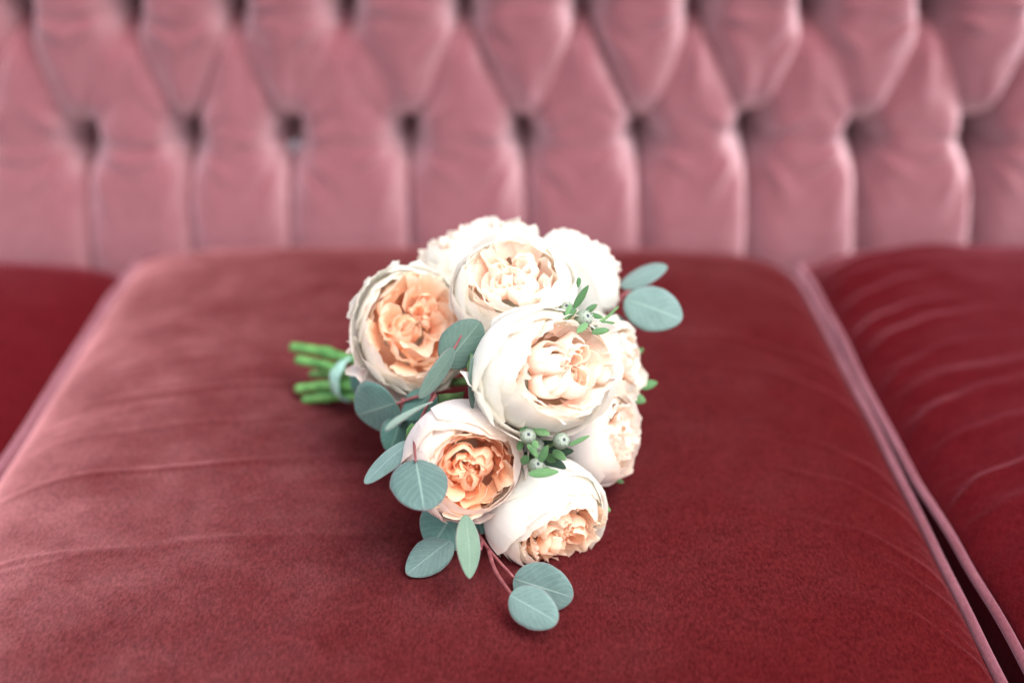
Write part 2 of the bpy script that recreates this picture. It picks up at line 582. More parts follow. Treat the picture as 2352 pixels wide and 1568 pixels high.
bv, bf = button_mesh()
b0 = None
for ri, row in enumerate((row1, row2, row3)):
    for bi, (bx, bz) in enumerate(row):
        yy = YB + HP + LEAN * bz + 0.040
        loose = ri == 0 and bi == 6
        if b0 is None:
            b0 = obj('button', bv, bf, M_pipe, sofa)
            o = b0
        elif loose:
            o = obj('button', bv, bf, M_metal, sofa)
            o['label'] = 'button that has lost its velvet, pale worn metal'
        else:
            o = b0.copy()
            COL.objects.link(o)
        o.parent = sofa
        o.location = Vector((bx, yy - (0.028 if loose else 0), bz - (0.018 if loose else 0))) - SO
        o.rotation_euler = (R_(-5 if not loose else 25), 0, 0)


def box(x0, x1, y0, y1, z0, z1):
    V = [(x, y, z) for x in (x0, x1) for y in (y0, y1) for z in (z0, z1)]
    return V, [(0, 1, 3, 2), (4, 6, 7, 5), (0, 4, 5, 1), (2, 3, 7, 6), (0, 2, 6, 4), (1, 5, 7, 3)]


V, Fc = box(-0.98, 0.98, 0.47, 1.36, -0.30, -0.152)
obj('seat_deck', rel(V, SO), Fc, M_frame, sofa, smooth=False)
for lx in (-0.9, 0.9):
    for ly in (0.54, 1.30):
        V, Fc, uv = tube([Vector((lx, ly, -0.300)), Vector((lx, ly, -0.36)), Vector((lx, ly, -0.45))], [0.032, 0.026, 0.016], 12)
        obj('leg', rel(V, SO), Fc, M_frame, sofa)


# ------------------------------------------------------------------ seat cushions
def rounded(corners, rad, step):
    """corners counter-clockwise -> evenly stepped rounded outline"""
    out = []
    n = len(corners)
    C = [Vector((x, y, 0)) for x, y in corners]
    dense = []
    for i in range(n):
        p, a, b = C[i], C[i - 1], C[(i + 1) % n]
        u, v = (a - p).normalized(), (b - p).normalized()
        r = rad[i]
        p0, p1 = p + u * r, p + v * r
        for k in range(25):
            t = k / 24
            dense.append((1 - t) ** 2 * p0 + 2 * t * (1 - t) * p + t * t * p1)
    pts = dense + [dense[0]]
    L = [0.0]
    for a, b in zip(pts[:-1], pts[1:]):
        L.append(L[-1] + (b - a).length)
    m = int(L[-1] / step)
    arr = np.array([[p.x, p.y] for p in pts])
    tt = np.linspace(0, L[-1], m, endpoint=False)
    return np.stack([np.interp(tt, L, arr[:, 0]), np.interp(tt, L, arr[:, 1])], 1)


def cushion(label, corners, rad, z0, dome, mat, wrinkle, wob_seed, thick=0.15, wob=0.0012, piper=0.0030, side=None, dipl=1.0):
    out = rounded(corners, rad, 0.0034)
    m = len(out)
    c = out.mean(0)
    hw = np.abs(out - c).max(0)
    sv = 1 - (1 - np.linspace(0, 1, 110)) ** 1.35
    sv = sv[1:]
    root = bpy.data.objects.new('seat_cushion', None)
    O = Vector((c[0], c[1], z0 - thick))
    root.location = O
    COL.objects.link(root)
    tag(root, label, 'cushion', 'seat cushions of the sofa')
    P = []
    for s in sv:
        P.append(c + (out - c) * s)
    P = np.array(P)                            # rings, m, 2
    xn, yn = np.abs((P[..., 0] - c[0]) / hw[0]).clip(0, 1), np.abs((P[..., 1] - c[1]) / hw[1]).clip(0, 1)
    sedge = np.repeat(sv[:, None], m, 1)
    edge = np.sqrt(np.clip(1 - sedge ** 26, 0, 1))
    Zc = dome * ((1 - xn ** 5.5) * (1 - yn ** 7)).clip(0, 1) ** 0.62 * edge
    Zc += wrinkle(P[..., 0], P[..., 1]) * edge
    zz = np.array([[noise.noise(Vector((x * 9, y * 9, wob_seed))) + 0.5 * noise.noise(Vector((x * 25, y * 25, wob_seed))) for x, y in ring] for ring in P])
    Zc += 0.0022 * zz * edge
    # outline height varies a little, the seam is hand made
    wobv = np.array([noise.noise(Vector((x * 14, y * 14, wob_seed + 5))) * wob for x, y in out])
    Zc += wobv[None, :] * sedge ** 4
    backdip = lambda y, x=0: 0.016 * (dipl + (1 - dipl) * (x - c[0] + hw[0]) / (2 * hw[0])) * min(1, max(0, (y - (c[1] + hw[1] - 0.11)) / 0.11)) ** 2
    wobv -= np.array([backdip(y, x) for x, y in out])
    Zc -= np.array([[backdip(y, x) for x, y in ring] for ring in P]) * (sedge ** 12)
    V = [(c[0], c[1], dome + z0)] + [(x, y, z + z0) for (x, y), z in zip(P.reshape(-1, 2), Zc.ravel())]
    Fc = [(0, 1 + i, 1 + (i + 1) % m) for i in range(m)]
    Fc += grid_faces(m, len(sv), True, 1)
    Fc = [f if len(f) == 3 else (f[0], f[3], f[2], f[1]) for f in Fc]
    o = obj('top_panel', rel(V, O), Fc, mat, root)
    # boxing
    nrm = np.roll(out, -1, 0) - np.roll(out, 1, 0)
    nrm = np.stack([nrm[:, 1], -nrm[:, 0]], 1)
    nrm /= np.linalg.norm(nrm, axis=1)[:, None]
    V = []
    rows = [0, .06, .2, .4, .6, .8, .94, 1]
    for q in rows:
        b = 0.006 * math.sin(PI * q)
        for i in range(m):
            x, y = out[i] + nrm[i] * b
            V.append((x, y, z0 - 0.0015 + wobv[i] * (1 - q) - q * (thick - 0.002)))
    Fc = grid_faces(m, len(rows), True)
    Fc = [f[::-1] for f in Fc]
    Fc.append(tuple(range((len(rows) - 1) * m, len(rows) * m)))
    obj('boxing', rel(V, O), Fc, side or mat, root)
    for zz_, nm in ((z0, 'piping'), (z0 - thick + 0.006, 'piping')):
        pts = [Vector((out[i][0] + nrm[i][0] * 0.003, out[i][1] + nrm[i][1] * 0.003, zz_ + 0.001 + (wobv[i] if zz_ == z0 else 0))) for i in range(m)]
        V, Fc, uv = tube(pts, piper, 10, closed=True)
        obj('piping', rel(V, O), Fc, M_pipe, root)
    return root


def ridge(X, Y, x0, y0, x1, y1, bow, wid, amp, fade0=0.15, fade1=0.5):
    """soft crease from (x0,y0) to (x1,y1)"""
    dx, dy = x1 - x0, y1 - y0
    L = math.hypot(dx, dy)
    t = ((X - x0) * dx + (Y - y0) * dy) / L ** 2
    s = ((X - x0) * -dy + (Y - y0) * dx) / L - bow * 4 * t * (1 - t)
    s = s + 0.0015 * np.sin(t * 19 + x0 * 70)
    f = np.clip((t + 0.02) / fade0, 0, 1) * np.clip((1 - t) / fade1, 0, 1)
    return amp * np.exp(-np.abs(s / wid) ** 2) * f


def wr_mid(X, Y):
    h = np.zeros_like(X)
    # creases running in from the left seam
    for y, ln, a, w in ((1.02, .30, .0006, .0030), (0.955, .32, .0005, .0028), (0.898, .30, .0010, .0024), (0.872, .18, .0006, .0022), (0.845, .28, .0005, .0028), (0.79, .34, .0013, .0022), (0.70, .36, .0011, .0024), (0.686, .2, .0006, .002)):
        h += ridge(X, Y, -0.338, y - 0.02, -0.338 + ln, y + 0.012, 0.008, w, a)
    for y, ln, a in ((0.985, .2, .0015), (0.93, .17, .0013), (0.83, .13, .0012), (0.78, .12, .0012), (0.72, .12, .0014), (0.69, .10, .0012), (0.64, .10, .0014)):
        h += ridge(X, Y, 0.262, y - 0.03, 0.262 - ln, y + 0.015, -0.012, 0.004, a, 0.1, 0.7)
    for k in range(40):                        # puckers along the right seam
        y = 0.57 + k * 0.0165 + 0.004 * math.sin(k * 2.3)
        h += ridge(X, Y, 0.263, y, 0.263 - 0.022 - 0.012 * math.sin(k * 5.1), y + 0.004, 0, 0.0026, 0.0010, 0.2, 0.8)
    # the bouquet sinks in slightly
    h -= 0.004 * np.exp(-((X - 0.0) / 0.07) ** 2 - ((Y - 0.75) / 0.08) ** 2)
    return h


def wr_right(X, Y):
    h = np.zeros_like(X)
    rs = random.Random(5)
    for k in range(15):
        y = 1.16 - k * 0.042 + rs.uniform(-.01, .01)
        h += ridge(X, Y, 0.277, y, 0.277 + rs.uniform(.10, .22), y + rs.uniform(.03, .055), 0.008, rs.uniform(.006, .012), rs.uniform(.0024, .0050), 0.12, 0.7)
    for k in range(46):
        y = 1.18 - k * 0.0135
        h += ridge(X, Y, 0.278, y, 0.278 + rs.uniform(.025, .06), y + rs.uniform(.004, .012), 0, .003, rs.uniform(.0007, .0016), 0.15, 0.8)
    return h


def wr_left(X, Y):
    return ridge(X, Y, -0.36, 0.95, -0.6, 0.98, 0.01, 0.006, 0.001)


MIDDOME = 0.036
cushion('middle red velvet seat cushion with the bouquet lying on it', [(-0.340, 0.53), (0.262, 0.53), (0.262, 1.245), (-0.340, 1.245)], [.05, .05, .055, .026], 0.0, MIDDOME, M_mid, wr_mid, 1.3, dipl=0.15)
cushion('right seat cushion, dark red velvet puckered along its edge beside the middle cushion', [(0.288, 0.53), (0.90, 0.53), (0.90, 1.245), (0.2745, 1.245), (0.2745, 0.85)], [.03, .06, .07, .03, .10], 0.004, 0.031, M_side, wr_right, 7.1, wob=0.0035, piper=0.0030)
cushion('left seat cushion, plain dark red velvet, lying lower than the middle cushion', [(-0.97, 0.53), (-0.352, 0.53), (-0.352, 1.245), (-0.97, 1.245)], [.06, .05, .04, .06], -0.004, 0.024, M_side, wr_left, 4.4)

# ------------------------------------------------------------------ bouquet
TIE = at(818, 872, 0.955)                    # where the ribbon holds the stems
bouquet = bpy.data.objects.new('bouquet', None)
bouquet.location = at(1150, 900, 0.85)
COL.objects.link(bouquet)
tag(bouquet, 'bridal bouquet of cream and peach garden roses with eucalyptus, tied with mint ribbon', 'bouquet')
BO = Vector(bouquet.location)


def nz1(*a):
    return noise.noise(Vector((a + (0, 0, 0))[:3]))


def petal_grid(R, phi0, W, t0, t1, spiral, ruffle, curl, seed, nu=15, nv=14, rise=1.0, notch=0.0, base=0.32):
    V, uv = [], []
    for j in range(nv):
        v = j / (nv - 1)
        for i in range(nu):
            u = -1 + 2 * i / (nu - 1)
            top = 1 - 0.20 * abs(u) ** 3.2 + 0.055 * nz1(u * 2.1, seed) + 0.03 * nz1(u * 6, seed + 9) - notch * math.exp(-(u / 0.16) ** 2)
            t = t0 + (t1 - t0) * v * top
            wid = W * (base + (1 - base) * math.sin(min(1, v / 0.62) * PI / 2))
            phi = phi0 + u * wid
            sm = max(0.0, (v - 0.72) / 0.28)
            r = R * (1 + spiral * u + 0.02 * nz1(u * 1.4 + 5, v * 1.6, seed + 3))
            r += R * ruffle * v ** 4 * (nz1(u * 4.2, v * 2, seed) + 0.6 * nz1(u * 10, v * 3, seed + 2))
            r += R * curl * sm ** 2 * (0.6 + 0.8 * abs(nz1(u * 1.8, seed + 6)) + 0.5 * abs(u) ** 3)
            V.append(Vector((r * math.sin(t) * math.cos(phi), r * math.sin(t) * math.sin(phi), -r * math.cos(t) * rise)))
            uv.append((i / (nu - 1), v))
    return V, grid_faces(nu, nv), uv


def heart(R, rs, level, nsec, nest, rad, wild, grad):
    """quartered centre: lobes of nested, folded petals standing close together"""
    M = Mesh()
    a0 = rs.uniform(0, 6.28)
    off = Vector((rs.uniform(-.12, .12), rs.uniform(-.12, .12), 0)) * R
    nr = 8
    secs = [a0 + 2 * PI * (k + rs.uniform(-.34, .34)) / nsec for k in range(nsec)]
    for j in range(nr):
        q = j / (nr - 1)
        r0 = rad * (1 - 0.84 * q)
        n = nsec if j > 1 else nsec + 3
        for k in range(n):
            ak = (secs[k] if j > 1 else a0 + 0.4 * j + 2 * PI * (k + rs.uniform(-.2, .2)) / n) + rs.uniform(-.24, .24) * wild
            hw = PI / n * rs.uniform(0.85, 1.55)
            fold = (rs.uniform(0.28, 0.55) if j > 1 else rs.uniform(.02, .16)) * (1 - 0.3 * q)
            lean = rs.choice((-0.26, -0.20, -0.15, -0.10, 0.05)) * (0.6 + 0.4 * wild) * (0.45 if j < 2 else 1.0)
            sd = rs.uniform(0, 90)
            lift = rs.uniform(-.07, .075) * (0.5 + wild)
            rj = r0 * rs.uniform(.95, 1.05)
            nu, nv = 22, 8
            V, uv = [], []
            for b in range(nv):
                v = b / (nv - 1)
                for i in range(nu):
                    u = -1 + 2 * i / (nu - 1)
                    an = ak + hw * u * (0.75 + 0.25 * v) + wild * 0.10 * nz1(u * 2.2, v, sd)
                    r = rj * (1 - fold * abs(u) ** 1.7)
                    r = r * (0.70 + 0.30 * v ** 0.7) + lean * v ** 3 + wild * 0.065 * v * nz1(u * 2.6, v * 2, sd + 4) + wild * 0.006 * v * v * nz1(u * 9, v * 3, sd + 8)
                    rim = level - 0.07 * q + 0.05 * math.sin(q * PI) - 0.07 * abs(u) ** 3 + lift
                    z = rim - 0.34 * (1 - v) + v * (0.055 * nz1(u * 3.3, sd) + 0.010 * nz1(u * 8, sd + 2)) * wild
                    V.append(Vector((r * math.cos(an), r * math.sin(an), z)) * R + off * v)
                    uv.append((i / (nu - 1), min(1.0, v * 0.78 + grad * (1 - q))))
            M.add(V, grid_faces(nu, nv), uv)
    return M


def rose(px, py, d, R, axis, label, seed, open_=132, mo=None, mm=None, mh=None, roll=0.0, level=0.62, nsec=5, nest=5, wild=1.2, hrad=0.70, curl=0.05, ruffle=0.03, outer=(5, 5, 4), flop=None, extra=(), sc=(1, 1, 0.95)):
    rs = random.Random(seed)
    c = at(px, py, d)
    ax = cdir(*axis)
    q = ax.to_track_quat('Z', 'Y').to_matrix()
    SR = Matrix.Diagonal(Vector(sc)) @ Matrix.Rotation(roll, 3, 'Z')
    inv = q.inverted()
    # stalk and calyx
    M = Mesh()
    base = Vector((0, 0, -R * 0.98))
    tie = inv @ (TIE + Vector((rs.uniform(-.003, .003), rs.uniform(-.010, .010), rs.uniform(-.008, .008))) - c)
    midp = base + Vector((0, 0, -0.02))
    V, Fc, uv = tube(catmull([base, midp, (midp + tie) / 2 + (inv @ Vector((0, 0, -.004))), tie], 6), 0.0026, 7)
    M.add(V, Fc, uv)
    prof = [(0.003, -1.14), (0.10 * R, -1.12), (0.17 * R, -1.06), (0.2 * R, -0.98), (0.1 * R, -0.93)]
    V = [Vector((r * math.cos(2 * PI * k / 10), r * math.sin(2 * PI * k / 10), h * R)) for r, h in prof for k in range(10)]
    M.add(V, grid_faces(10, len(prof), True))
    for k in range(5):                          # sepals
        V, Fc, uv = petal_grid(R * 1.03, k * 1.2566 + 0.3, 0.24, R_(8), R_(rs.uniform(48, 66)), 0.0, 0.02, 0.12, seed + k * 3.1, 5, 7, base=0.9)
        for i, p in enumerate(V):
            jv, iu = divmod(i, 5)
            ph = math.atan2(p.y, p.x)
        M.add(V, Fc, uv)
    r_o = obj('rose', M.V, M.F, M_calyx, bouquet, c - BO, q)
    r_o['label'] = label
    # guard petals
    lay = [(1.0, 0.0, 62), (0.95, 0.6, 56), (0.90, 0.25, 50)]
    for li, (rl, ph, W) in enumerate(lay):
        n = outer[li]
        for k in range(n):
            phi = ph + 2 * PI * k / n + rs.uniform(-.16, .16)
            t1 = R_(open_ + li * 5 + rs.uniform(*((-26, 4) if li == 0 else (-12, 6))))
            cu = curl * rs.uniform(0.2, 1.6) * (1.0 if li == 0 else 0.5)
            rr = rl * rs.uniform(0.985, 1.02)
            if flop and li == 0 and k in flop:
                t1 *= 0.84
                cu += 0.2
                rr *= 1.07
            V, Fc, uv = petal_grid(R * rr, phi, R_(W * 5 / n + rs.uniform(-4, 6)), R_(10), t1, 0.035, ruffle * (1.3 if li == 0 else 1), cu, seed * 7.3 + li * 31 + k * 5.7, 17, 16, notch=rs.choice((0, 0, 0.05)))
            obj('petal', [SR @ p for p in V], Fc, mo, r_o, uv=uv)
    for deg, t1, rm, W, rf, cu in extra:         # petals that have come loose
        V, Fc, uv = petal_grid(R * rm, R_(deg) - roll, R_(W), R_(12), R_(t1), 0.03, rf, cu, seed * 5.1 + deg, 19, 17, notch=.05)
        obj('petal', [SR @ p for p in V], Fc, mo, r_o, uv=uv)
    # inner petals, peach, standing in the cup
    for li, (rl, n, W) in enumerate(((0.86, 6, 42), (0.81, 6, 40), (0.745, 5, 50))):
        for k in range(n):
            phi = li * 0.5 + 2 * PI * k / n + rs.uniform(-.25, .25)
            t1 = R_(open_ - 3 + (0, 3, -7)[li] + rs.uniform(-11, 7))
            V, Fc, uv = petal_grid(R * rl * rs.uniform(.96, 1.04), phi, R_(W + rs.uniform(-6, 10)), R_(30), t1, rs.choice((-.05, .05)), 0.06 * wild, rs.uniform(-.02, .04), seed * 3.3 + li * 17 + k * 4.1, 14, 10, notch=rs.choice((0, .06, .1)))
            obj('petal', [SR @ p for p in V], Fc, mm, r_o, uv=uv)
    H = heart(R, rs, level, nsec, nest, hrad, wild, 0.36 if mh is M_paleheart else 0.2)
    h = obj('heart', [SR @ p for p in H.V], H.F, mh, r_o, uv=H.uv)
    h['kind'] = 'stuff'
    return r_o


PEACH = dict(mm=M_peachmid, mh=M_peachheart)
PALE = dict(mm=M_palemid, mh=M_paleheart)
rose(945, 757, 0.862, 0.0368, (0.20, 0.10, 0.97), 'wide open peach rose with ragged petals, above the ribbon end of the bouquet', 11, 116, M_outer, roll=0.4, wild=1.35, level=0.52, hrad=0.84, curl=0.09, ruffle=0.06, sc=(.93, 1.06, .95), extra=((228, 90, 1.05, 26, .20, .24), (205, 94, 1.02, 22, .18, .16), (252, 100, 1.06, 34, .12, .12), (165, 108, 1.07, 40, .05, .05), (130, 112, 1.05, 36, .06, .06)), **PEACH)
rose(1181, 673, 0.832, 0.0360, (0.04, 0.48, 0.87), 'upright cream rose with pale peach centre at the top of the bouquet', 12, 125, M_outer, roll=1.1, level=.58, hrad=.82, sc=(1.02, .93, .93), **PALE)
rose(1094, 604, 0.905, 0.0330, (-0.25, 0.85, 0.22), 'white frilly rose at the back, behind the upright cream rose', 13, 122, M_outer, roll=0.2, curl=0.13, ruffle=0.16, mm=M_outer, mh=M_paleheart)
rose(1250, 850, 0.780, 0.0378, (0.44, 0.08, 0.88), 'largest cream rose, in the middle of the bouquet', 24, 122, M_outer, roll=2.2, nsec=5, level=0.58, hrad=.86, extra=((212, 104, 1.07, 46, .04, .14),), sc=(1.06, .94, .95), **PALE)
rose(1066, 1056, 0.788, 0.0338, (0.30, -0.30, 0.90), 'deep peach cupped rose at lower left behind a round eucalyptus leaf', 15, 129, M_blush, roll=0.8, nsec=4, level=0.60, hrad=.78, mm=M_peachmid, mh=M_apricot)
rose(1255, 1180, 0.813, 0.0340, (0.48, -0.56, 0.67), 'cream rose lying lowest on the cushion, its peach centre facing down', 16, 125, M_outer, roll=0.5, hrad=.78, level=.58, extra=((140, 122, 1.05, 58, .03, .02), (255, 112, 1.08, 30, .06, .1)), mm=M_palemid, mh=M_peachheart)
rose(1378, 1000, 0.850, 0.0280, (0.82, 0.02, 0.55), 'small blush rose at the right edge of the bouquet', 17, 124, M_blush, roll=1.6, **PALE)
rose(1398, 828, 0.865, 0.0260, (0.85, 0.18, 0.42), 'half hidden cream rose behind the largest one on the right', 18, 120, M_outer, roll=2.5, curl=0.1, ruffle=0.08, **PALE)
rose(1322, 628, 0.905, 0.0300, (0.70, 0.60, -0.28), 'white rose seen from behind at the upper right', 19, 118, M_outer, roll=0.9, curl=0.1, flop=(1, 4), **PALE)


# cut stalks left of the ribbon
def stalk(ends, depths, rad, off):
    a, b = at(*ends[0], depths[0]), TIE + off
    cp = catmull([b + (b - a).normalized() * 0.02, b, (a + b) / 2 + Vector((0, 0, .0015)), a], 8)
    node = int(len(cp) * random.uniform(.5, .85))
    V, Fc, uv = tube(cp, [rad * (1 + 0.32 * math.exp(-((i - node) / 1.1) ** 2) + 0.06 * nz1(i * .6, rad * 9000)) for i in range(len(cp))], 10)
    M = Mesh()
    M.add(V, Fc, uv)
    n = (a - b).normalized()
    o = obj('stalk', rel(M.V, BO), M.F, [M_green, M_cut], bouquet)
    o.data.polygons[-1].material_index = 1
    o.data.polygons[-1].use_smooth = False


for e, dd, r, off in (((672, 797), 1.000,   .0036, (0, .004, .012)), ((684, 826), 0.985, .0033, (0, -.002, .004)), ((740, 848), 0.975, .0036, (.002, -.004, .000)),
                      ((684, 893), 0.985, .0035, (0, -.006, -.002)), ((700, 918), 0.985, .0035, (0, -.004, -.010)), ((716, 858), 1.005, .0028, (0, .006, -.004)), ((730, 905), 1.0, .0028, (0, .006, -.010))):
    stalk([e], [dd], r, Vector(off))

# ribbon: a satin band wound round the stems
axd = (at(740, 860, 0.985) - TIE).normalized()
ra = axd.orthogonal().normalized()
rb = axd.cross(ra)
V, uv = [], []
NR = 36
bandp = [(-0.0045, 0.0), (-0.004, .0010), (-0.002, .0013), (0.0, .0009), (0.002, .0013), (0.004, .0010), (0.0045, 0.0)]
for s, dr in bandp:
    for k in range(NR):
        an = 2 * PI * k / NR
        rr = 0.0138 + dr + 0.0009 * math.sin(3 * an + s * 500) + 0.0005 * math.sin(7 * an - s * 900)
        V.append(TIE + axd * (s + 0.006 + 0.0012 * math.sin(an)) + rr * (math.cos(an) * ra + math.sin(an) * rb))
        uv.append((k / NR, s))
obj('ribbon', rel(V, BO), grid_faces(NR, len(bandp), True), M_ribbon, bouquet, uv=uv)


# ------------------------------------------------------------------ leaves
def leaf_mesh(L, W, round_=0.62, cup=0.12, bend=0.08, seed=0.0, nu=11, nv=17, skew=0.9, petiole=0.0):
    V, uv = [], []
    for j in range(nv):
        v = j / (nv - 1)
        vv = 0.5 - 0.5 * math.cos(PI * v)
        hw = W / 2 * max(0.0, math.sin(PI * vv ** skew)) ** round_ + 0.0004 * (1 - vv)
        for i in range(nu):
            u = -1 + 2 * i / (nu - 1)
            x = u * hw * (1 + 0.045 * nz1(vv * 3, u, seed) + 0.03 * abs(u) ** 3 * nz1(vv * 9, u * 2, seed + 4))
            z = -cup * W * u * u * (hw * 2 / W) + bend * L * (vv - vv * vv) * 2 + 0.02 * W * nz1(u * 1.5, vv * 2.5, seed)
            V.append(Vector((x, vv * L, z)))
            uv.append((i / (nu - 1), vv))
    return V, grid_faces(nu, nv), uv


def leaf(b, t, db, dt, wpx, roll, mat, parent, round_=0.62, cup=0.10, bend=0.06, seed=0.0, skew=0.9, name='leaf'):
    B, T = at(*b, db), at(*t, dt)
    y = (T - B)
    L = y.length
    y.normalize()
    s = Vector((-(t[1] - b[1]), -(t[0] - b[0]), 0))      # image-plane perpendicular (right, up)
    s = (s.x * RIGHT * -1 + s.y * UP * -1)
    s = s - y * s.dot(y)
    s.normalize()
    if s.dot(UP) < 0:
        s = -s
    n = TOW * math.cos(R_(roll)) + s * math.sin(R_(roll))
    n = (n - y * n.dot(y)).normalized()
    x = y.cross(n).normalized()
    rot = Matrix((x, y, n)).transposed()
    V, Fc, uv = leaf_mesh(L, wpx * (db + dt) / 2 / F, round_, cup, bend, seed, skew=skew)
    o = obj(name, V, Fc, mat, parent, B - Vector(parent['wloc']), rot, uv=uv)
    md = o.modifiers.new('thickness', 'SOLIDIFY')
    md.thickness = 0.0004
    md.offset = 0
    return o


def sprig(name, label, lines, mat, rad=0.0011):
    M = Mesh()
    O = at(*lines[0][0])
    for ln in lines:
        pts = catmull([at(*p) for p in ln], 6)
        n = len(pts)
        V, Fc, uv = tube(pts, [rad * (1 - 0.45 * i / n) for i in range(n)], 7)
        M.add(V, Fc, uv)
    o = obj(name, rel(M.V, O), M.F, mat, bouquet, O - BO)
    o['label'] = label
    o['wloc'] = tuple(O)
    return o


s = sprig('eucalyptus_sprig', 'eucalyptus sprig with two pale leaves reaching out at the upper right', [
    [(1330, 745, .90), (1385, 708, .905), (1440, 672, .915), (1470, 652, .92)], [(1385, 708, .905), (1415, 695, .90), (1445, 688, .895)], [(1385, 708, .905), (1400, 727, .90)]], M_redstem, 0.0014)
leaf((1425, 655), (1533, 612), .925, .915, 88, 58, M_leaf, s, seed=1, cup=.06)
leaf((1436, 686), (1566, 735), .895, .880, 108, 12, M_leaf, s, round_=.55, seed=2, cup=.05)
leaf((1398, 725), (1450, 782), .90, .905, 60, 40, M_leafd, s, seed=3)
s = sprig('eucalyptus_sprig', 'eucalyptus sprig with grey green leaves crossing the wide open peach rose', [
    [(990, 925, .80), (1000, 880, .795), (1035, 815, .79), (1060, 770, .792)], [(1080, 975, .795), (1086, 938, .772)]], M_redstem)
leaf((1022, 838), (1103, 738), .790, .795, 98, -8, M_grey, s, round_=.52, seed=4)
leaf((1043, 802), (962, 914), .782, .772, 62, -52, M_grey, s, round_=.5, seed=5, cup=.03)
leaf((1086, 938), (1084, 815), .772, .768, 44, 70, M_grey, s, seed=6)
s = sprig('eucalyptus_sprig', 'eucalyptus sprig with purple stems hanging down the left side of the bouquet', [
    [(1000, 905, .84), (985, 925, .82), (955, 985, .79), (935, 1020, .785)], [(960, 975, .80), (952, 1015, .77), (955, 1060, .755)], [(975, 905, .84), (935, 918, .84), (905, 930, .84)], [(925, 915, .84), (918, 965, .845)], [(985, 925, .82), (1000, 908, .79), (988, 924, .766)]], M_redstem)
leaf((908, 925), (822, 952), .838, .862, 138, -12, M_leafd, s, round_=.5, seed=7, cup=.08)  # dark tone paints in the shade of facing less sky
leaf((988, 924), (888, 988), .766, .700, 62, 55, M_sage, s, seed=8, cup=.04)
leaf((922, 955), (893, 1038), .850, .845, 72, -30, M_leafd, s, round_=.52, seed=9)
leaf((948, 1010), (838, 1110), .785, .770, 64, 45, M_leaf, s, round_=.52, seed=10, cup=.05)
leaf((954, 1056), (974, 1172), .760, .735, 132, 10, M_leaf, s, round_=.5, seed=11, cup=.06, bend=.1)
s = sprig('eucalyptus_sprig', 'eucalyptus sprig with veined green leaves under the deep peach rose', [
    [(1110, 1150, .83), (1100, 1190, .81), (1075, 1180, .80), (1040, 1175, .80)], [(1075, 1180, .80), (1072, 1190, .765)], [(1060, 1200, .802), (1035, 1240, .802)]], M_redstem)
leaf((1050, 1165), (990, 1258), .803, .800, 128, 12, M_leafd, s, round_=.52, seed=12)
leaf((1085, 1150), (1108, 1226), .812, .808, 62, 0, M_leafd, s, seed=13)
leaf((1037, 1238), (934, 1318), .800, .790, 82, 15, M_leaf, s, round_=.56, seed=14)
leaf((1070, 1182), (1078, 1328), .762, .752, 72, 42, M_sage, s, round_=.66, seed=15, cup=.03)
s = sprig('eucalyptus_sprig', 'eucalyptus sprig with two round leaves lying on the cushion at the bottom', [
    [(1085, 1190, .82), (1098, 1225, .805), (1130, 1270, .79), (1180, 1325, .778)], [(1122, 1262, .792), (1138, 1310, .775), (1177, 1367, .752)], [(1108, 1240, .80), (1104, 1262, .79)]], M_redstem, 0.0013)
leaf((1180, 1328), (1316, 1372), .780, .762, 112, 6, M_leaf, s, round_=.54, seed=16, cup=.06)
leaf((1172, 1366), (1280, 1428), .752, .735, 94, 5, M_leaf, s, round_=.5, seed=17, cup=.05)
# filler foliage between and under the roses
s = sprig('foliage_sprig', 'dark green leaves at the ribbon, under the roses', [
    [(860, 880, .93), (900, 890, .90), (960, 900, .88)]], M_calyx)
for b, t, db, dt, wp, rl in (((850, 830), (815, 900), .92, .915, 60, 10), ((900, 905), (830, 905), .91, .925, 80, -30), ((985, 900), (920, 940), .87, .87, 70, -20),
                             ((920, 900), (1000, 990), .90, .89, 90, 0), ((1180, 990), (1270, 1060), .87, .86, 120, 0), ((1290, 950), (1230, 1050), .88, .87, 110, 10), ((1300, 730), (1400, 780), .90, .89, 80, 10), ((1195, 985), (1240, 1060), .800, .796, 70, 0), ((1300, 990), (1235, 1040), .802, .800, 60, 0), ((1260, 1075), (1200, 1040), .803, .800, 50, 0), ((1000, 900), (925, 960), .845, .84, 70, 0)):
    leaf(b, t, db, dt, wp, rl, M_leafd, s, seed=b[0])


# ------------------------------------------------------------------ seed pod twigs
def pod(px, py, d, rpx, axis, parent, seed):
    r = rpx * d / F
    prof = [(0.12, -1.1), (0.55, -0.95), (0.9, -0.5), (1.0, 0.0), (0.9, 0.45), (0.62, 0.8), (0.30, 0.92), (0.15, 0.87), (0.0, 0.78)]
    vv = [0, .12, .3, .5, .68, .82, .90, .97, 1.0]
    n = 14
    V, uv = [], []
    for (a, h), v in zip(prof, vv):
        for k in range(n):
            an = 2 * PI * k / n
            q = 1 + 0.05 * nz1(math.cos(an) * 2, h * 2, seed)
            V.append(Vector((a * r * q * math.cos(an), a * r * q * math.sin(an), h * r)))
            uv.append((k / n, v))
    Fc = grid_faces(n, len(prof), True)
    for k in range(6):                          # pale calyx points round the pit
        an = 2 * PI * k / 6 + seed
        o = len(V)
        for da, rr, hh in ((-.28, .5, .84), (.28, .5, .84), (0, .78, 1.02)):
            V.append(Vector((rr * r * math.cos(an + da), rr * r * math.sin(an + da), hh * r)))
            uv.append((0, .86))
        Fc.append((o, o + 1, o + 2))
    rot = cdir(*axis).to_track_quat('Z', 'Y').to_matrix()
    return obj('seed_pod', V, Fc, M_berry, parent, at(px, py, d) - Vector(parent['wloc']), rot, uv=uv)


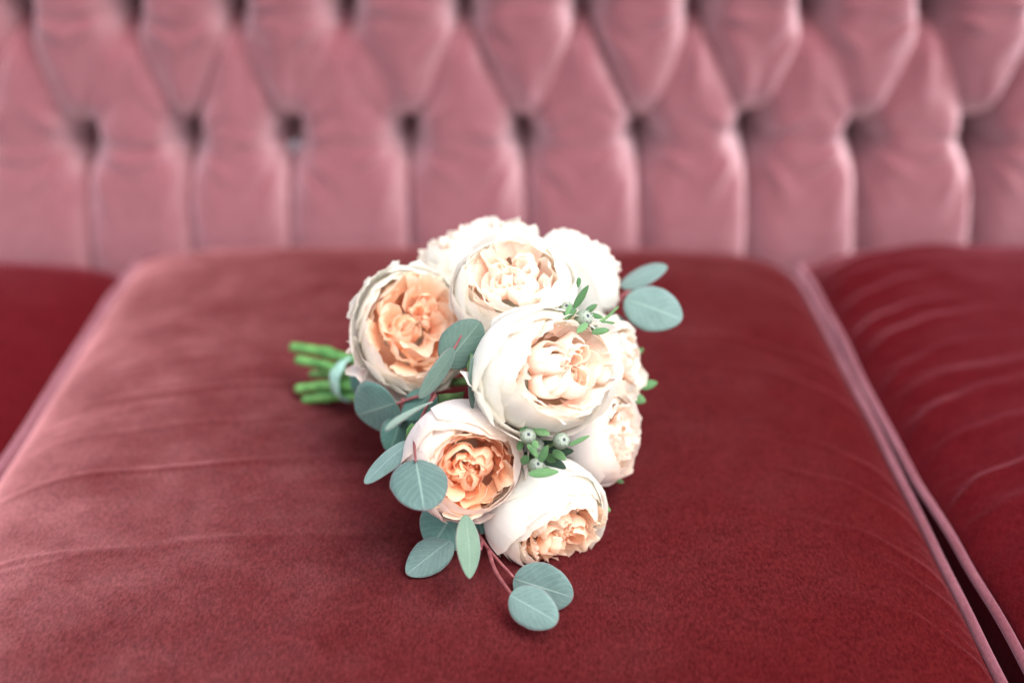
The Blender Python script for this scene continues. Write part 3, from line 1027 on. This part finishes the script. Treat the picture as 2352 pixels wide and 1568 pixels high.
s = sprig('seed_pod_twig', 'twig of grey seed pods between the largest rose and the white rose', [
    [(1330, 790, .85), (1345, 765, .81), (1352, 745, .785), (1340, 735, .776)], [(1352, 745, .785), (1318, 722, .782), (1304, 714, .782)], [(1352, 745, .785), (1370, 752, .780)], [(1352, 745, .785), (1385, 735, .80), (1420, 705, .83)]], M_calyx, 0.0012)
pod(1302, 712, .780, 19, (-.1, .6, .8), s, 1)
pod(1340, 732, .772, 21, (.55, .35, .8), s, 2)
pod(1370, 752, .778, 14, (.5, .5, .7), s, 3)
for b, t, wp, rl, d in (((1318, 708), (1352, 655), 16, 20, .795), ((1345, 715), (1372, 700), 15, 30, .80), ((1290, 728), (1325, 712), 26, 40, .79), ((1348, 742), (1325, 765), 16, 20, .785), ((1360, 762), (1400, 758), 17, 30, .79),
                        ((1372, 742), (1412, 742), 10, 30, .80), ((1355, 722), (1385, 730), 12, 20, .80), ((1310, 700), (1300, 735), 12, 10, .79)):
    leaf(b, t, d - .020, d - .024, wp, rl, M_twigleaf, s, seed=t[0])
leaf((1330, 638), (1328, 660), .785, .785, 9, 20, M_twigleaf, s, seed=3)
s = sprig('seed_pod_twig', 'twig of grey seed pods in the gap between the deep peach, blush and lowest roses', [
    [(1250, 1060, .845), (1240, 1040, .80), (1225, 1015, .775), (1214, 1003, .766)], [(1240, 1040, .80), (1260, 1025, .78), (1287, 1013, .768)], [(1240, 1040, .80), (1238, 1060, .78), (1230, 1070, .774)]], M_calyx, 0.0012)
pod(1213, 1002, .762, 19, (0.05, .35, .95), s, 4)
pod(1230, 1020, .775, 20, (.3, .1, .95), s, 5)
pod(1289, 1012, .765, 20, (.35, .2, .9), s, 6)
pod(1230, 1070, .770, 19, (.35, .4, .85), s, 7)
for b, t, wp, rl, d in (((1225, 985), (1263, 997), 20, 30, .785), ((1195, 985), (1218, 990), 20, 30, .785), ((1308, 1022), (1355, 1000), 10, 30, .785), ((1212, 1020), (1240, 1055), 12, 20, .78), ((1240, 1060), (1258, 1022), 18, 20, .775),
                        ((1270, 1035), (1300, 1055), 18, 10, .795), ((1215, 1088), (1284, 1083), 20, 20, .775), ((1200, 1065), (1212, 1045), 18, 0, .79), ((1200, 1010), (1190, 1035), 14, 0, .79), ((1245, 1080), (1262, 1074), 10, 20, .78),
                        ((1255, 1045), (1275, 1060), 18, 0, .80), ((1225, 1012), (1235, 1030), 14, 0, .775), ((1270, 985), (1250, 1010), 18, -20, .82)):
    leaf(b, t, d - .020, d - .023, wp, rl, M_twigleaf, s, seed=t[0])
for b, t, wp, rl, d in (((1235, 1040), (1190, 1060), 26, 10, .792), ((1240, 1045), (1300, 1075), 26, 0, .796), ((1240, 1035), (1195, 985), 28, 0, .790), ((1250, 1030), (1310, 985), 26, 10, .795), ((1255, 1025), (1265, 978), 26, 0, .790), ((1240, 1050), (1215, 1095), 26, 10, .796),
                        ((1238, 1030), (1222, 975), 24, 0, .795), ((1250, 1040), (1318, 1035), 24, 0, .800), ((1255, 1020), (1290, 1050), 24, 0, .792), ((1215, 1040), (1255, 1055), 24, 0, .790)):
    leaf(b, t, d, d - .003, wp, rl, M_shade, s, seed=t[0])  # leaves coloured dark to deepen the gap behind the pods
s = sprig('foliage_sprig', 'narrow green leaf tips sticking out behind the roses on the right', [
    [(1400, 880, .88), (1450, 890, .88), (1480, 885, .88)]], M_calyx)
for b, t, wp, rl, d in (((1465, 888), (1510, 878), 22, 20, .88), ((1440, 905), (1483, 922), 26, 10, .88), ((1455, 815), (1478, 800), 14, 20, .89), ((1400, 1085), (1438, 1080), 20, 20, .862), ((1400, 1090), (1432, 1108), 14, 20, .86), ((1380, 1165), (1402, 1172), 16, 10, .835)):
    leaf(b, t, d, d, wp, rl, M_twigleaf, s, seed=t[0])


# ------------------------------------------------------------------ lint on the cushion
def ground(px, py, z):
    d = (FWD + (px - PW / 2) / F * RIGHT - (py - PH / 2) / F * UP)
    return CAM + d * ((z - CAM.z) / d.z)


lp = [ground(x, y, 0.0335) for x, y in ((1652, 1362), (1655, 1354), (1660, 1350), (1658, 1358), (1664, 1356), (1667, 1347))]
V, Fc, uv = tube(catmull(lp, 5), 0.00013, 5)
o = obj('lint', rel(V, lp[0]), Fc, M_lint, None, lp[0])
tag(o, 'tiny curled pale thread lying on the middle cushion right of the bouquet', 'lint')
